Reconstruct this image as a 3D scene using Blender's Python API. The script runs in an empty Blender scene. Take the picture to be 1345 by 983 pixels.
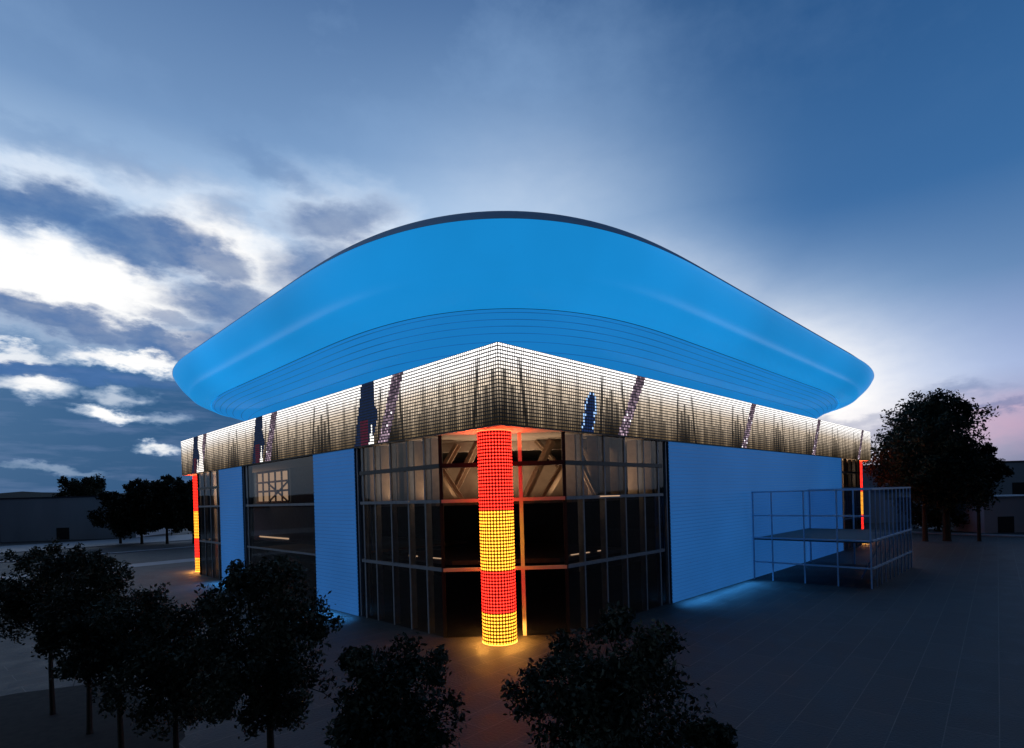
import bpy, math, random
import numpy as np
from mathutils import Vector, Matrix
scene = bpy.context.scene
COL = scene.collection
PI = math.pi
A, B = 56.6, 74.8          # arena plan: left face length (y), right face length (x)
ZB, ZT = 11.82, 16.0       # media band bottom / top

# ------------------------------------------------------------------ materials
def mat(name):
    m = bpy.data.materials.new(name); m.use_nodes = True
    nt = m.node_tree
    for n in list(nt.nodes): nt.nodes.remove(n)
    out = nt.nodes.new('ShaderNodeOutputMaterial')
    return m, nt, out
def N(nt, t, **kw):
    n = nt.nodes.new(t)
    for k, v in kw.items():
        if k.startswith('i_'): n.inputs[int(k[2:])].default_value = v
        elif k in n.inputs: n.inputs[k].default_value = v
        else: setattr(n, k, v)
    return n
def L(nt, a, b): nt.links.new(a, b)
def noise_col(nt, c1, c2, scale, detail=4, coord='Object', stretch=(1,1,1), lo=.35, hi=.65):
    tc = N(nt, 'ShaderNodeTexCoord'); mp = N(nt, 'ShaderNodeMapping'); mp.inputs['Scale'].default_value = stretch
    L(nt, tc.outputs[coord], mp.inputs[0])
    nz = N(nt, 'ShaderNodeTexNoise'); nz.inputs['Scale'].default_value = scale; nz.inputs['Detail'].default_value = detail
    L(nt, mp.outputs[0], nz.inputs['Vector'])
    r = N(nt, 'ShaderNodeValToRGB')
    r.color_ramp.elements[0].position = lo; r.color_ramp.elements[0].color = (*c1, 1)
    r.color_ramp.elements[1].position = hi; r.color_ramp.elements[1].color = (*c2, 1)
    L(nt, nz.outputs['Fac'], r.inputs[0])
    return r, nz
def pbr(name, c1, c2=None, rough=.6, metal=0, scale=3, emis=None, estr=0, spec=.5, bump=0, stretch=(1,1,1), coat=0):
    m, nt, out = mat(name)
    p = N(nt, 'ShaderNodeBsdfPrincipled')
    p.inputs['Roughness'].default_value = rough; p.inputs['Metallic'].default_value = metal
    p.inputs['Specular IOR Level'].default_value = spec
    p.inputs['Coat Weight'].default_value = coat; p.inputs['Coat Roughness'].default_value = .25
    r, nz = noise_col(nt, c1, c2 or c1, scale, stretch=stretch)
    L(nt, r.outputs[0], p.inputs['Base Color'])
    if emis: p.inputs['Emission Color'].default_value = (*emis, 1); p.inputs['Emission Strength'].default_value = estr
    if bump:
        b = N(nt, 'ShaderNodeBump'); b.inputs['Strength'].default_value = bump; L(nt, nz.outputs['Fac'], b.inputs['Height']); L(nt, b.outputs[0], p.inputs['Normal'])
    L(nt, p.outputs[0], out.inputs[0]); return m
def glow_panel(name, base, emis, estr, var=.25, scale=.25, rough=.35, stretch=(1,1,1)):
    """back-lit panel: its glow varies softly with a noise, like lamps behind a skin"""
    m, nt, out = mat(name)
    p = N(nt, 'ShaderNodeBsdfPrincipled'); p.inputs['Base Color'].default_value = (*base, 1); p.inputs['Roughness'].default_value = rough
    r, nz = noise_col(nt, tuple(e*(1-var) for e in emis), tuple(e*(1+var) for e in emis), scale, stretch=stretch, lo=.25, hi=.75)
    L(nt, r.outputs[0], p.inputs['Emission Color']); p.inputs['Emission Strength'].default_value = estr
    L(nt, p.outputs[0], out.inputs[0]); return m
def glass_mat(name, tint, rough=.03, refl=1.0):
    m, nt, out = mat(name)
    t = N(nt, 'ShaderNodeBsdfTransparent'); t.inputs[0].default_value = (*tint, 1)
    g = N(nt, 'ShaderNodeBsdfGlossy'); g.inputs['Roughness'].default_value = rough; g.inputs[0].default_value = (refl, refl, refl, 1)
    f = N(nt, 'ShaderNodeFresnel'); f.inputs[0].default_value = 1.5
    mx = N(nt, 'ShaderNodeMixShader'); L(nt, f.outputs[0], mx.inputs[0]); L(nt, t.outputs[0], mx.inputs[1]); L(nt, g.outputs[0], mx.inputs[2])
    L(nt, mx.outputs[0], out.inputs[0]); return m
def emit_attr(name, strength):
    m, nt, out = mat(name)
    a = N(nt, 'ShaderNodeAttribute'); a.attribute_name = 'led_color'
    e = N(nt, 'ShaderNodeEmission'); e.inputs[1].default_value = strength
    L(nt, a.outputs['Color'], e.inputs[0]); L(nt, e.outputs[0], out.inputs[0])
    m.cycles.emission_sampling = 'NONE'
    return m
def emit(name, c, s, sampling='AUTO'):
    m, nt, out = mat(name)
    e = N(nt, 'ShaderNodeEmission'); e.inputs[0].default_value = (*c, 1); e.inputs[1].default_value = s
    L(nt, e.outputs[0], out.inputs[0]); m.cycles.emission_sampling = sampling
    return m

M = {}
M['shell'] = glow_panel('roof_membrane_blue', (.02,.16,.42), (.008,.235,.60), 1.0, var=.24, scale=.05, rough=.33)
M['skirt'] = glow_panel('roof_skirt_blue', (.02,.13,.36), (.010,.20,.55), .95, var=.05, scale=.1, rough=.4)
M['groove'] = glow_panel('roof_groove_dark', (.02,.05,.11), (.009,.13,.40), .85)
M['rim'] = pbr('roof_edge_slate', (.30,.45,.62), (.34,.5,.68), rough=.55, scale=1.5)
M['rooftop'] = pbr('roof_top_sheet', (.10,.12,.15), (.14,.16,.19), rough=.6, scale=.6)
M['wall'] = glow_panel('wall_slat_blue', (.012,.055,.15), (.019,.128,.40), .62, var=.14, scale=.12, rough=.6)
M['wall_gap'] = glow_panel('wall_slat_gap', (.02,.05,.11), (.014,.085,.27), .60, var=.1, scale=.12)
M['wall_dark'] = pbr('wall_charcoal', (.03,.035,.045), (.045,.05,.06), rough=.7)
M['frame'] = pbr('frame_steel_grey', (.22,.25,.30), (.28,.31,.36), rough=.45)
M['frame_blue'] = pbr('frame_blue_lacquer', (.42,.60,.85), (.48,.66,.88), rough=.35)
M['frame_lit'] = pbr('frame_column_lit', (.80,.76,.68), (.85,.8,.72), rough=.5)  # frame colour made paler where the light columns shine on it
M['frame_dark'] = pbr('frame_dark_bronze', (.02,.022,.027), rough=.5)
M['frame_pale'] = pbr('frame_pale_aluminium', (.60,.66,.74), (.66,.72,.80), rough=.4)
M['glass'] = glass_mat('facade_glass', (.60,.62,.66), refl=.6)
M['glass_pav'] = glass_mat('pavilion_glass', (.80,.86,.93), refl=.6)
M['glass_pav_dark'] = glass_mat('pavilion_tinted_glass', (.62,.70,.85), refl=.6)
M['screen_back'] = pbr('screen_back_black', (.012,.011,.010), rough=.6)
M['led'] = emit_attr('led_pixels', 1.0)
M['soffit'] = pbr('soffit_plaster', (.45,.40,.33), (.52,.46,.38), rough=.7)
M['concrete'] = pbr('brown_concrete', (.20,.15,.11), (.28,.22,.16), rough=.8, scale=1.2, bump=.1)
M['steel_brown'] = pbr('brown_steel', (.30,.23,.16), (.36,.28,.20), rough=.55)
M['slab'] = pbr('floor_slab_concrete', (.14,.13,.12), (.2,.18,.16), rough=.7)
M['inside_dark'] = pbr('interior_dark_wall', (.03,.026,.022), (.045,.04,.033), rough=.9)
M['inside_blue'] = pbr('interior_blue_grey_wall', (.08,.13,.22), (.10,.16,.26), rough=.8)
M['lamp_warm'] = emit('lit_room_warm', (1.0,.62,.36), .55)
M['strip_warm'] = emit('lamp_strip_warm', (1.0,.62,.36), .8)
M['bark'] = pbr('bark', (.025,.02,.016), (.045,.036,.028), rough=.95, scale=6, bump=.4, stretch=(4,4,1))
def leaf_mat(name, c1, c2):
    m, nt, out = mat(name)
    p = N(nt, 'ShaderNodeBsdfPrincipled'); p.inputs['Roughness'].default_value = .7; p.inputs['Specular IOR Level'].default_value = .2
    r, nz = noise_col(nt, c1, c2, 1.3)
    L(nt, r.outputs[0], p.inputs['Base Color']); L(nt, p.outputs[0], out.inputs[0]); return m
M['leaf'] = leaf_mat('leaf_near', (.03,.038,.026), (.07,.08,.052))
M['leaf_far'] = leaf_mat('leaf_far', (.020,.028,.018), (.04,.05,.03))
M['far_wall'] = pbr('far_building_render', (.42,.46,.52), (.52,.56,.62), rough=.85, scale=.15, stretch=(1,1,.3))
M['far_roof'] = pbr('far_roof_edge', (.25,.28,.33), rough=.6)

# ------------------------------------------------------------------ geometry helpers
class MB:
    def __init__(s): s.v = []; s.f = []; s.mi = []; s.cols = None
    def quad(s, a, b, c, d, mi=0):
        i = len(s.v); s.v += [tuple(a), tuple(b), tuple(c), tuple(d)]; s.f.append((i,i+1,i+2,i+3)); s.mi.append(mi)
    def poly(s, pts, mi=0):
        i = len(s.v); s.v += [tuple(p) for p in pts]; s.f.append(tuple(range(i, i+len(pts)))); s.mi.append(mi)
    def box(s, lo, hi, mi=0):
        x0,y0,z0 = lo; x1,y1,z1 = hi; i = len(s.v)
        s.v += [(x0,y0,z0),(x1,y0,z0),(x1,y1,z0),(x0,y1,z0),(x0,y0,z1),(x1,y0,z1),(x1,y1,z1),(x0,y1,z1)]
        for q in ((0,3,2,1),(4,5,6,7),(0,1,5,4),(1,2,6,5),(2,3,7,6),(3,0,4,7)):
            s.f.append(tuple(i+k for k in q)); s.mi.append(mi)
    def bar(s, p, q, w, h=None, up=(0,0,1), mi=0):
        """box beam from p to q, w across, h along 'up'"""
        h = h or w; p = Vector(p); q = Vector(q); d = (q-p).normalized(); up = Vector(up)
        if abs(d.dot(up)) > .98: up = Vector((1,0,0))
        a = d.cross(up).normalized()*w/2; b = a.cross(d).normalized()*h/2; i = len(s.v)
        for c in (p, q):
            s.v += [tuple(c-a-b), tuple(c+a-b), tuple(c+a+b), tuple(c-a+b)]
        for k in ((0,1,2,3),(7,6,5,4),(0,4,5,1),(1,5,6,2),(2,6,7,3),(3,7,4,0)):
            s.f.append(tuple(i+j for j in k)); s.mi.append(mi)
    def prism(s, pts, z0, z1, mi=0):
        n = len(pts); i = len(s.v)
        s.v += [(x,y,z0) for x,y in pts] + [(x,y,z1) for x,y in pts]
        s.f.append(tuple(i+k for k in reversed(range(n)))); s.mi.append(mi)
        s.f.append(tuple(i+n+k for k in range(n))); s.mi.append(mi)
        for k in range(n):
            s.f.append((i+k, i+(k+1)%n, i+n+(k+1)%n, i+n+k)); s.mi.append(mi)
    def tube(s, path, radii, n=8, mi=0):
        rings = []; path = [Vector(p) for p in path]
        for k, p in enumerate(path):
            d = (path[min(k+1,len(path)-1)] - path[max(k-1,0)]).normalized()
            a = d.cross(Vector((1,0,0)) if abs(d.x) < .8 else Vector((0,1,0))).normalized(); b = d.cross(a)
            i = len(s.v); rings.append(i)
            for j in range(n):
                t = 2*PI*j/n; s.v.append(tuple(p + (a*math.cos(t)+b*math.sin(t))*radii[k]))
        for k in range(len(rings)-1):
            for j in range(n):
                s.f.append((rings[k]+j, rings[k]+(j+1)%n, rings[k+1]+(j+1)%n, rings[k+1]+j)); s.mi.append(mi)
        s.f.append(tuple(rings[-1]+j for j in range(n))); s.mi.append(mi)
        s.f.append(tuple(rings[0]+j for j in reversed(range(n)))); s.mi.append(mi)
    def loft(s, rings, closed=True, mis=None, cap=False):
        base = []
        for r in rings:
            base.append(len(s.v)); s.v += [tuple(p) for p in r]
        n = len(rings[0])
        for k in range(len(rings)-1):
            for j in range(n if closed else n-1):
                j2 = (j+1)%n
                s.f.append((base[k]+j, base[k]+j2, base[k+1]+j2, base[k+1]+j)); s.mi.append(mis[k] if mis else 0)
        if cap: s.f.append(tuple(base[-1]+j for j in range(n))); s.mi.append(0)
    def build(s, name, mats, parent=None, smooth=False):
        me = bpy.data.meshes.new(name); me.from_pydata(s.v, [], s.f)
        if not isinstance(mats, (list, tuple)): mats = [mats]
        for m in mats: me.materials.append(m)
        me.polygons.foreach_set('material_index', s.mi)
        if smooth: me.polygons.foreach_set('use_smooth', [True]*len(s.f))
        if s.cols is not None:
            at = me.attributes.new('led_color', 'FLOAT_COLOR', 'FACE')
            at.data.foreach_set('color', [c for col in s.cols for c in (*col, 1.0)])
        me.update()
        o = bpy.data.objects.new(name, me); COL.objects.link(o)
        if parent is not None:
            o.parent = parent
            o.matrix_parent_inverse = Matrix.Translation(parent_world(parent)).inverted()
        return o
def parent_world(p):
    loc = Vector(p.location)
    q = p
    while q.parent is not None:
        # every parent here is an empty/mesh placed by translation only
        loc = loc + q.matrix_parent_inverse.translation + Vector(q.parent.location); q = q.parent
    return loc if p.parent is None else Vector((0,0,0))
def tag(o, label=None, cat=None, group=None, kind=None):
    if label: o['label'] = label
    if cat: o['category'] = cat
    if group: o['group'] = group
    if kind: o['kind'] = kind
    return o
def empty(name, loc):
    o = bpy.data.objects.new(name, None); COL.objects.link(o); o.location = loc; return o

# ------------------------------------------------------------------ camera
cd = bpy.data.cameras.new('camera'); cam = bpy.data.objects.new('camera', cd); COL.objects.link(cam); scene.camera = cam
yaw, pitch, roll = math.radians(45.2316), math.radians(-.1749), math.radians(-1.6085)
F = Vector((math.cos(pitch)*math.cos(yaw), math.cos(pitch)*math.sin(yaw), math.sin(pitch)))
r = F.cross(Vector((0,0,1))).normalized(); u = r.cross(F)
r2 = math.cos(roll)*r + math.sin(roll)*u; u2 = -math.sin(roll)*r + math.cos(roll)*u
cam.matrix_world = Matrix.Translation((-19.699,-20.426,8.115)) @ Matrix((r2, u2, -F)).transposed().to_4x4()
cd.sensor_width = 36; cd.lens = 731.27/1345*36
cd.shift_x = (672.5-669.5)/1345; cd.shift_y = (654.17-491.5)/1345
cd.clip_end = 6000; cd.clip_start = .1

# ------------------------------------------------------------------ ground
m, nt, out = mat('plaza_paving')
p = N(nt, 'ShaderNodeBsdfPrincipled'); tc = N(nt, 'ShaderNodeTexCoord')
mp = N(nt, 'ShaderNodeMapping'); mp.inputs['Rotation'].default_value = (0,0,math.radians(-4)); L(nt, tc.outputs['Object'], mp.inputs[0])
br = N(nt, 'ShaderNodeTexBrick'); br.inputs['Scale'].default_value = 1; br.inputs['Brick Width'].default_value = 4.8; br.inputs['Row Height'].default_value = 1.35
br.inputs['Mortar Size'].default_value = .016; br.inputs['Mortar Smooth'].default_value = .1; br.inputs['Bias'].default_value = 0
br.inputs['Color1'].default_value = (.040,.036,.034,1); br.inputs['Color2'].default_value = (.054,.048,.045,1); br.inputs['Mortar'].default_value = (.12,.105,.09,1)
L(nt, mp.outputs[0], br.inputs['Vector'])
nz = N(nt, 'ShaderNodeTexNoise'); nz.inputs['Scale'].default_value = .55; nz.inputs['Detail'].default_value = 8; nz.inputs['Roughness'].default_value = .65; L(nt, tc.outputs['Object'], nz.inputs['Vector'])
r_ = N(nt, 'ShaderNodeMapRange'); r_.inputs['From Min'].default_value = .3; r_.inputs['From Max'].default_value = .7; r_.inputs['To Min'].default_value = .35; r_.inputs['To Max'].default_value = 1.7; L(nt, nz.outputs['Fac'], r_.inputs[0])
mul = N(nt, 'ShaderNodeVectorMath', operation='SCALE'); L(nt, br.outputs['Color'], mul.inputs[0]); L(nt, r_.outputs[0], mul.inputs['Scale'])
L(nt, mul.outputs[0], p.inputs['Base Color'])
rr = N(nt, 'ShaderNodeMapRange'); rr.inputs['From Min'].default_value = .3; rr.inputs['From Max'].default_value = .7; rr.inputs['To Min'].default_value = .5; rr.inputs['To Max'].default_value = .75; L(nt, nz.outputs['Fac'], rr.inputs[0])
L(nt, rr.outputs[0], p.inputs['Roughness'])
n2 = N(nt, 'ShaderNodeTexNoise'); n2.inputs['Scale'].default_value = 9; n2.inputs['Detail'].default_value = 5; L(nt, tc.outputs['Object'], n2.inputs['Vector'])
b = N(nt, 'ShaderNodeBump'); b.inputs['Strength'].default_value = .6; b.inputs['Distance'].default_value = .05; L(nt, n2.outputs['Fac'], b.inputs['Height']); L(nt, b.outputs[0], p.inputs['Normal'])
L(nt, p.outputs[0], out.inputs[0]); M['plaza'] = m
g = MB(); S = 2500
g.quad((-S,-S,0),(S,-S,0),(S,S,0),(-S,S,0))
tag(g.build('ground', M['plaza']), kind='structure')
M['asphalt'] = pbr('asphalt', (.03,.033,.04), (.05,.052,.06), rough=.8, scale=.5)
M['pale_path'] = pbr('pale_concrete_path', (.24,.26,.29), (.32,.34,.37), rough=.5, scale=.7)
g = MB(); g.poly([(-40,66,.004),(34,71,.004),(34,76,.004),(-40,71,.004)]); tag(g.build('service_path', M['pale_path']), kind='structure')
g = MB(); g.poly([(-60,97,.004),(60,104,.004),(60,118,.004),(-60,111,.004)]); tag(g.build('road', M['asphalt']), kind='structure')
g = MB(); g.prism([(-60,94),(60,101),(60,102.6),(-60,95.6)], 0, .13); tag(g.build('pavement', M['pale_path']), kind='structure')
g = MB(); g.prism([(-60,119),(60,126),(60,152),(-60,145)], 0, .12); tag(g.build('far_pavement', M['pale_path']), kind='structure')
g = MB(); g.poly([(84,-60,.004),(97,-60,.004),(125,60,.004),(112,60,.004)]); tag(g.build('side_road', M['asphalt']), kind='structure')
g = MB(); g.prism([(80.5,-60),(83.5,-60),(111.5,60),(108.5,60)], 0, .12); tag(g.build('side_pavement', M['pale_path']), kind='structure')
# low hills on the horizon
rng = random.Random(3)
M['hill'] = pbr('wooded_hill', (.012,.016,.014), (.022,.028,.022), rough=.95, scale=.02)
def hill(az0, az1, dist, h0, seed):
    rn = random.Random(seed); g = MB(); rings = [[], [], []]; n = 60
    ph = [rn.uniform(0,6.28) for _ in range(4)]
    for k in range(n+1):
        a = math.radians(az0+(az1-az0)*k/n); env = math.sin(PI*k/n)**.4
        h = h0*env*(1+.25*math.sin(k*.21+ph[0])+.12*math.sin(k*.55+ph[1])+.05*math.sin(k*1.7+ph[2]))
        for q, (dd, hh) in enumerate(((dist,-1),(dist+90,h),(dist+220,-1))):
            rings[q].append((dd*math.sin(a)-19.7, dd*math.cos(a)-20.4, hh))
    g.loft(rings, closed=False)
    return g.build('hills', M['hill'], smooth=True)
tag(hill(-30, 42, 900, 26, 1), kind='structure')
tag(hill(60, 125, 800, 34, 2), kind='structure')

M['darkened'] = pbr('darkened_ground', (.010,.010,.009), (.022,.021,.018), rough=.95, scale=3, bump=.4)  # patch added to darken the ground under the left trees
g = MB(); patch = [(-70,-2),(-30,-1.0)]+[(-30+k*1.6, -1.0+.8*math.sin(k*.9)) for k in range(1,9)]+[(-15.2,.2),(-14.2,1.6),(-13.8,4),(-13.7,7),(-14.2,9.6),(-15.6,11.6),(-18,12.6),(-24,13.2),(-34,13.4),(-70,14)]
g.poly([(x,y,.004) for x,y in patch]); tag(g.build('darkening_patch', M['darkened']), kind='structure')
# ------------------------------------------------------------------ ARENA
arena = empty('arena_building', (0,0,0))
tag(arena, 'large arena with a glowing blue bowl roof over a square base and pixel screen band', 'arena')

def ring_pts(o, ey, ex, z, n=56, m=14):
    """one level of the bowl: rounded rectangle; o = how far it stands out over the near faces"""
    k = o-4.4
    x0,x1,y0,y1 = -o, 78.5-ex, -o, 57.0-ey
    cor = [(x0,y0,17.4+o,17.4+o,180),(x1,y0,27+k,12+k,270),(x1,y1,14+k,14+k,0),(x0,y1,10+k,20+k,90)]
    P = []; ends = []
    for cx,cy,a,b,st in cor:
        sx = 1 if cx==x0 else -1; sy = 1 if cy==y0 else -1
        c = (cx+sx*a, cy+sy*b); arc = []
        for i in range(n+1):
            t = math.radians(st+90*i/n); ct, sn = math.cos(t), math.sin(t); e_ = 2/3.4 if st == 180 else 1
            arc.append((c[0]+a*math.copysign(abs(ct)**e_, ct), c[1]+b*math.copysign(abs(sn)**e_, sn)))
        ends.append(arc)
    for q in range(4):
        P += ends[q]; e = ends[q][-1]; s_ = ends[(q+1)%4][0]
        P += [(e[0]+(s_[0]-e[0])*i/m, e[1]+(s_[1]-e[1])*i/m) for i in range(1,m)]
    return [(x,y,z) for x,y in P]
# profile table: out, z, inset of left end, inset of right end
T = [(4.40,22.0,0,.5),(4.27,21.7,.2,.7),(4.1,21.3,.6,1.1),(3.82,20.75,1.2,2.0),(3.52,20.2,2.1,3.1),(3.41,19.85,2.8,4.0),(3.37,19.5,3.4,4.8),(3.0,19.1,4.6,6.2),(2.45,18.7,5.8,8.2),(2.0,18.4,6.9,9.8)]
def interp(Z, tab):
    zs = [t[1] for t in tab][::-1]
    return tuple(float(np.interp(Z, zs, [t[i] for t in tab][::-1])) for i in (0,2,3))
sm = []
zs = [22.0 - (22.0-18.4)*(i/26) for i in range(27)]
import itertools
ztab = np.array([t[1] for t in T][::-1])
def smooth_interp(Z):
    # average a few samples so the linear table becomes a smooth section, keeping one soft crease
    w = [interp(max(18.4, min(22.0, Z+d)), T) for d in (-.18,-.09,0,.09,.18)]
    return tuple(sum(c)/5 for c in zip(*w))
rings = [ring_pts(smooth_interp(z)[0], smooth_interp(z)[1], smooth_interp(z)[2], z) for z in zs]
g = MB(); g.loft(rings)
g.build('roof_shell', M['shell'], arena, smooth=True)
# grooved skirt under the bowl
S2 = [(2.0,18.4,6.9,9.8),(1.3,17.7,9.8,12.4),(.6,17.0,13.0,14.2),(-.5,16.2,15.0,14.5),(-1.5,15.3,16.0,15.0)]
grooves = [18.28,18.0,17.72,17.42,17.05,16.65]
lev = []; 
def add(z, push=0): 
    o,ey,ex = interp(z, S2); lev.append((o-push, z, ey+push, ex+push))
add(18.4); mis = []
for gz in grooves:
    mis.append(0); add(gz); mis.append(1); add(gz, .06); mis.append(1); add(gz-.035, .06); mis.append(1); add(gz-.035)
for z in (16.2,15.7,15.3): mis.append(0); add(z)
g = MB(); g.loft([ring_pts(o,ey,ex,z) for o,z,ey,ex in lev], mis=mis)
g.build('roof_skirt', [M['skirt'], M['groove']], arena)
# dark rolled edge above the rim, then the shallow dome
edge = [(4.40,22.0,0,.5),(4.1,22.26,.3,.8),(3.7,22.65,.7,1.2),(3.35,22.99,1.0,1.6),(3.0,23.18,1.3,1.9),(2.6,23.25,1.6,2.2)]
g = MB(); g.loft([ring_pts(o,ey,ex,z) for o,z,ey,ex in edge]); g.build('roof_edge', M['rim'], arena, smooth=True)
base = ring_pts(2.6,1.6,2.2,23.25); cx, cy = 37, 27.5
dome = [[(cx+(x-cx)*s, cy+(y-cy)*s, 23.25+3.4*(1-s*s)) for x,y,_ in base] for s in (1,.9,.75,.6,.45,.3,.15,.02)]
g = MB(); g.loft(dome, cap=True); g.build('roof_dome', M['rooftop'], arena, smooth=True)

# media band: dark box frame
g = MB()
g.box((0,0,ZB),(.5,A,ZT)); g.box((.5,0,ZB),(B,.5,ZT)); g.box((B-.5,.5,ZB),(B,A,ZT)); g.box((.5,A-.5,ZB),(B-.5,A,ZT))
g.build('screen_frame', M['screen_back'], arena)
g = MB(); g.box((.03,.03,ZB-.06),(B-.03,A-.03,ZB-.003)); g.build('soffit', M['soffit'], arena)
g = MB(); g.box((.5,.5,15.1),(B-.5,A-.5,15.28)); g.build('flat_roof', M['rooftop'], arena)

# picture shown on the band (a repeating mural of reeds, a sequined strap and dark cut-out shapes)
def reed(s, t, s0, h, w, lean=0):
    c = s0 + lean*t
    hw = w*(1-.5*t/h)*.8
    if t > h: return 0
    return max(0, min(1, (hw-abs(s-c))/.2+.5))
def in_poly(s, t, P):
    c = False; j = len(P)-1
    for i in range(len(P)):
        if ((P[i][1] > t) != (P[j][1] > t)) and s < (P[j][0]-P[i][0])*(t-P[i][1])/(P[j][1]-P[i][1])+P[i][0]: c = not c
        j = i
    return c
rn = random.Random(11)
REEDS = [(.35,.34,.3,0,.5),(2.3,.40,.35,0,.5),(3.3,.30,.4,0,.45),(4.8,.34,.35,0,.45),(6.1,.36,.4,0,.45),(6.9,.40,.3,0,.4),(7.7,.34,.4,0,.45),(9.1,.5,.22,0,.45),(3.2,.7,.14,-.2,.5),(5.4,.82,.12,.15,.5),(7.5,.84,.12,-.2,.5),(0.0,.86,.24,.35,.75),(.75,.55,.42,0,.6),(1.25,.66,.36,0,.65),(1.8,.50,.44,0,.6),(2.85,.86,.24,-.55,.75),(3.7,.45,.22,0,.35),(4.4,.62,.28,.05,.5),(5.1,.5,.18,0,.35),(5.75,.70,.26,-.05,.5),(6.5,.52,.24,0,.35),(7.2,.68,.26,.1,.5),(8.1,.5,.2,0,.35),(8.7,.42,.25,0,.4)]
DARK = [(13.42,1.01),(11.87,1.01),(11.94,.67),(11.43,.45),(12.1,.10),(12.25,.36),(12.75,-.01),(14.6,-.01)]
WHITE = [(12.25,.36),(12.75,-.01),(11.95,-.01),(12.1,.10)]
def content(s, t, face):
    top = (1.0,.97,.95); mid = (.52,.42,.32); low = (.145,.10,.055)
    if t > .55: k = min(1,(t-.55)/.33); c = [mid[i]+(top[i]-mid[i])*k**1.1 for i in range(3)]
    else: k = t/.55; c = [low[i]+(mid[i]-low[i])*k**1.2 for i in range(3)]
    u_ = (s-8.65) % 9.5
    d = 0
    for (s0,h,w,lean,dk) in REEDS:
        for wrap in (0,9.5,-9.5):
            if abs(u_-s0-wrap) < 1.2: d = max(d, dk*reed(u_, t, s0+wrap, h, w, lean))
    d = min(.93, d*(1.15 + .35*(1-t)))
    c = [v*(1-d) for v in c]
    v = s % 19.05
    # sequined diagonal strap
    if face == 'R': c0 = 11.0 + 2.5*t; w = .52
    else: c0 = 10.9 - 1.85*t; w = .62
    hit = abs(v-c0) < w
    if hit:
        q_ = rn.random()**2; a_ = .35+.65*(1-t); c = [.05+.38*q_*a_, .035+.27*q_*a_, .05+.33*q_*a_]
        if rn.random() < .04*(1-t): c = [1,.95,1]
    if face == 'L':
        q = s % 18.95
        if in_poly(q, t, DARK):
            c = [.006,.012,.035]
            if t < .42 and 12.75 < q < 13.7: c = [.045,.008,.018]
        elif in_poly(q, t, WHITE): c = [.95,.95,.9]
        if 47.0 < s < 54.5 and not in_poly(q, t, DARK) and 9.4 < q < 12.4+ .4*(1-t): c = [.95,.88,.82] if q > 10.1+.5*t else c
    if face == 'R' and 6.3 < s < 9.2:
        cc = 7.25 + 1.35*t - .55*t*t; wv = .60 if t < .42 else .60*math.sqrt(max(0, 1-((t-.42)/.16)**2))
        if t < .58 and abs(s-cc) < wv:
            c = [.006,.014,.05]
            if abs(s-cc) > wv-.2 and rn.random() < .7: c = [.25,.40,.65]
    return c
def media(face, length):
    g = MB(); g.cols = []
    nr = 22; ph = (ZT-ZB)/nr; nc = int(length/.172); pw = length/nc
    fw, fh = .66, .64
    for i in range(nc):
        for j in range(nr):
            s = (i+.5)*pw; z = ZB+(j+.5)*ph; t = (j+.5)/nr
            c = content(s, t, face); k = 2.0 + .3*rn.random()
            g.cols.append([v*k for v in c])
            a, b_ = pw*fw/2, ph*fh/2; e = -.012
            if face == 'L': g.quad((e,s+a,z-b_),(e,s-a,z-b_),(e,s-a,z+b_),(e,s+a,z+b_))
            else: g.quad((s-a,e,z-b_),(s+a,e,z-b_),(s+a,e,z+b_),(s-a,e,z+b_))
    o = g.build('media_screen', M['led'], arena); return o
o = media('L', A); o['label'] = 'long pixel screen with dark figure cut-outs and reeds'
o = media('R', B); o['label'] = 'long pixel screen with reeds and slanting sequin straps'

# blue slatted wall panels
def slat_wall(axis, a, b, zt, off=.12):
    g = MB(); pitch_ = .268; n = int(round(zt/pitch_)); pitch_ = zt/n
    prof = []
    for i in range(n):
        z = i*pitch_
        prof += [(off, z), (off, z+pitch_*.80), (off+.05, z+pitch_*.82), (off+.05, z+pitch_*.985)]
    prof.append((off, zt))
    r1 = [((o_, a, z) if axis=='L' else (a, o_, z)) for o_, z in prof]
    r2_ = [((o_, b, z) if axis=='L' else (b, o_, z)) for o_, z in prof]
    nb = len(g.f)
    if axis == 'L': g.loft([r2_, r1], closed=False)
    else: g.loft([r1, r2_], closed=False)
    for q in range(nb, len(g.f)):
        if (q-nb) % 4 in (2,): g.mi[q] = 2
    # body behind the slats so the wall has thickness
    if axis == 'L': g.box((off+.06, a, 0), (off+.5, b, zt), mi=1)
    else: g.box((a, off+.06, 0), (b, off+.5, zt), mi=1)
    return g.build('wall_panel', [M['wall'], M['wall_dark'], M['wall_gap']], arena)
o = slat_wall('L', 14.95, 21.3, ZB-.01); o['label'] = 'narrow blue slatted wall panel beside the glass corner'
o = slat_wall('L', 36.7, 43.4, ZB-.01); o['label'] = 'narrow blue slatted wall panel near the far left corner'
o = slat_wall('R', 17.1, 60.4, ZB-.01); o['label'] = 'long blue slatted wall panel'

# hidden sides and core so the building is closed
g = MB(); g.box((B-.6,6,0),(B-.2,A-6,ZB)); g.box((6,A-.6,0),(B-6,A-.2,ZB)); g.build('rear_wall', M['wall_dark'], arena)
g = MB(); g.box((16,16,0),(B-14,A-14,ZB)); g.build('core_wall', M['inside_dark'], arena)

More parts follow.
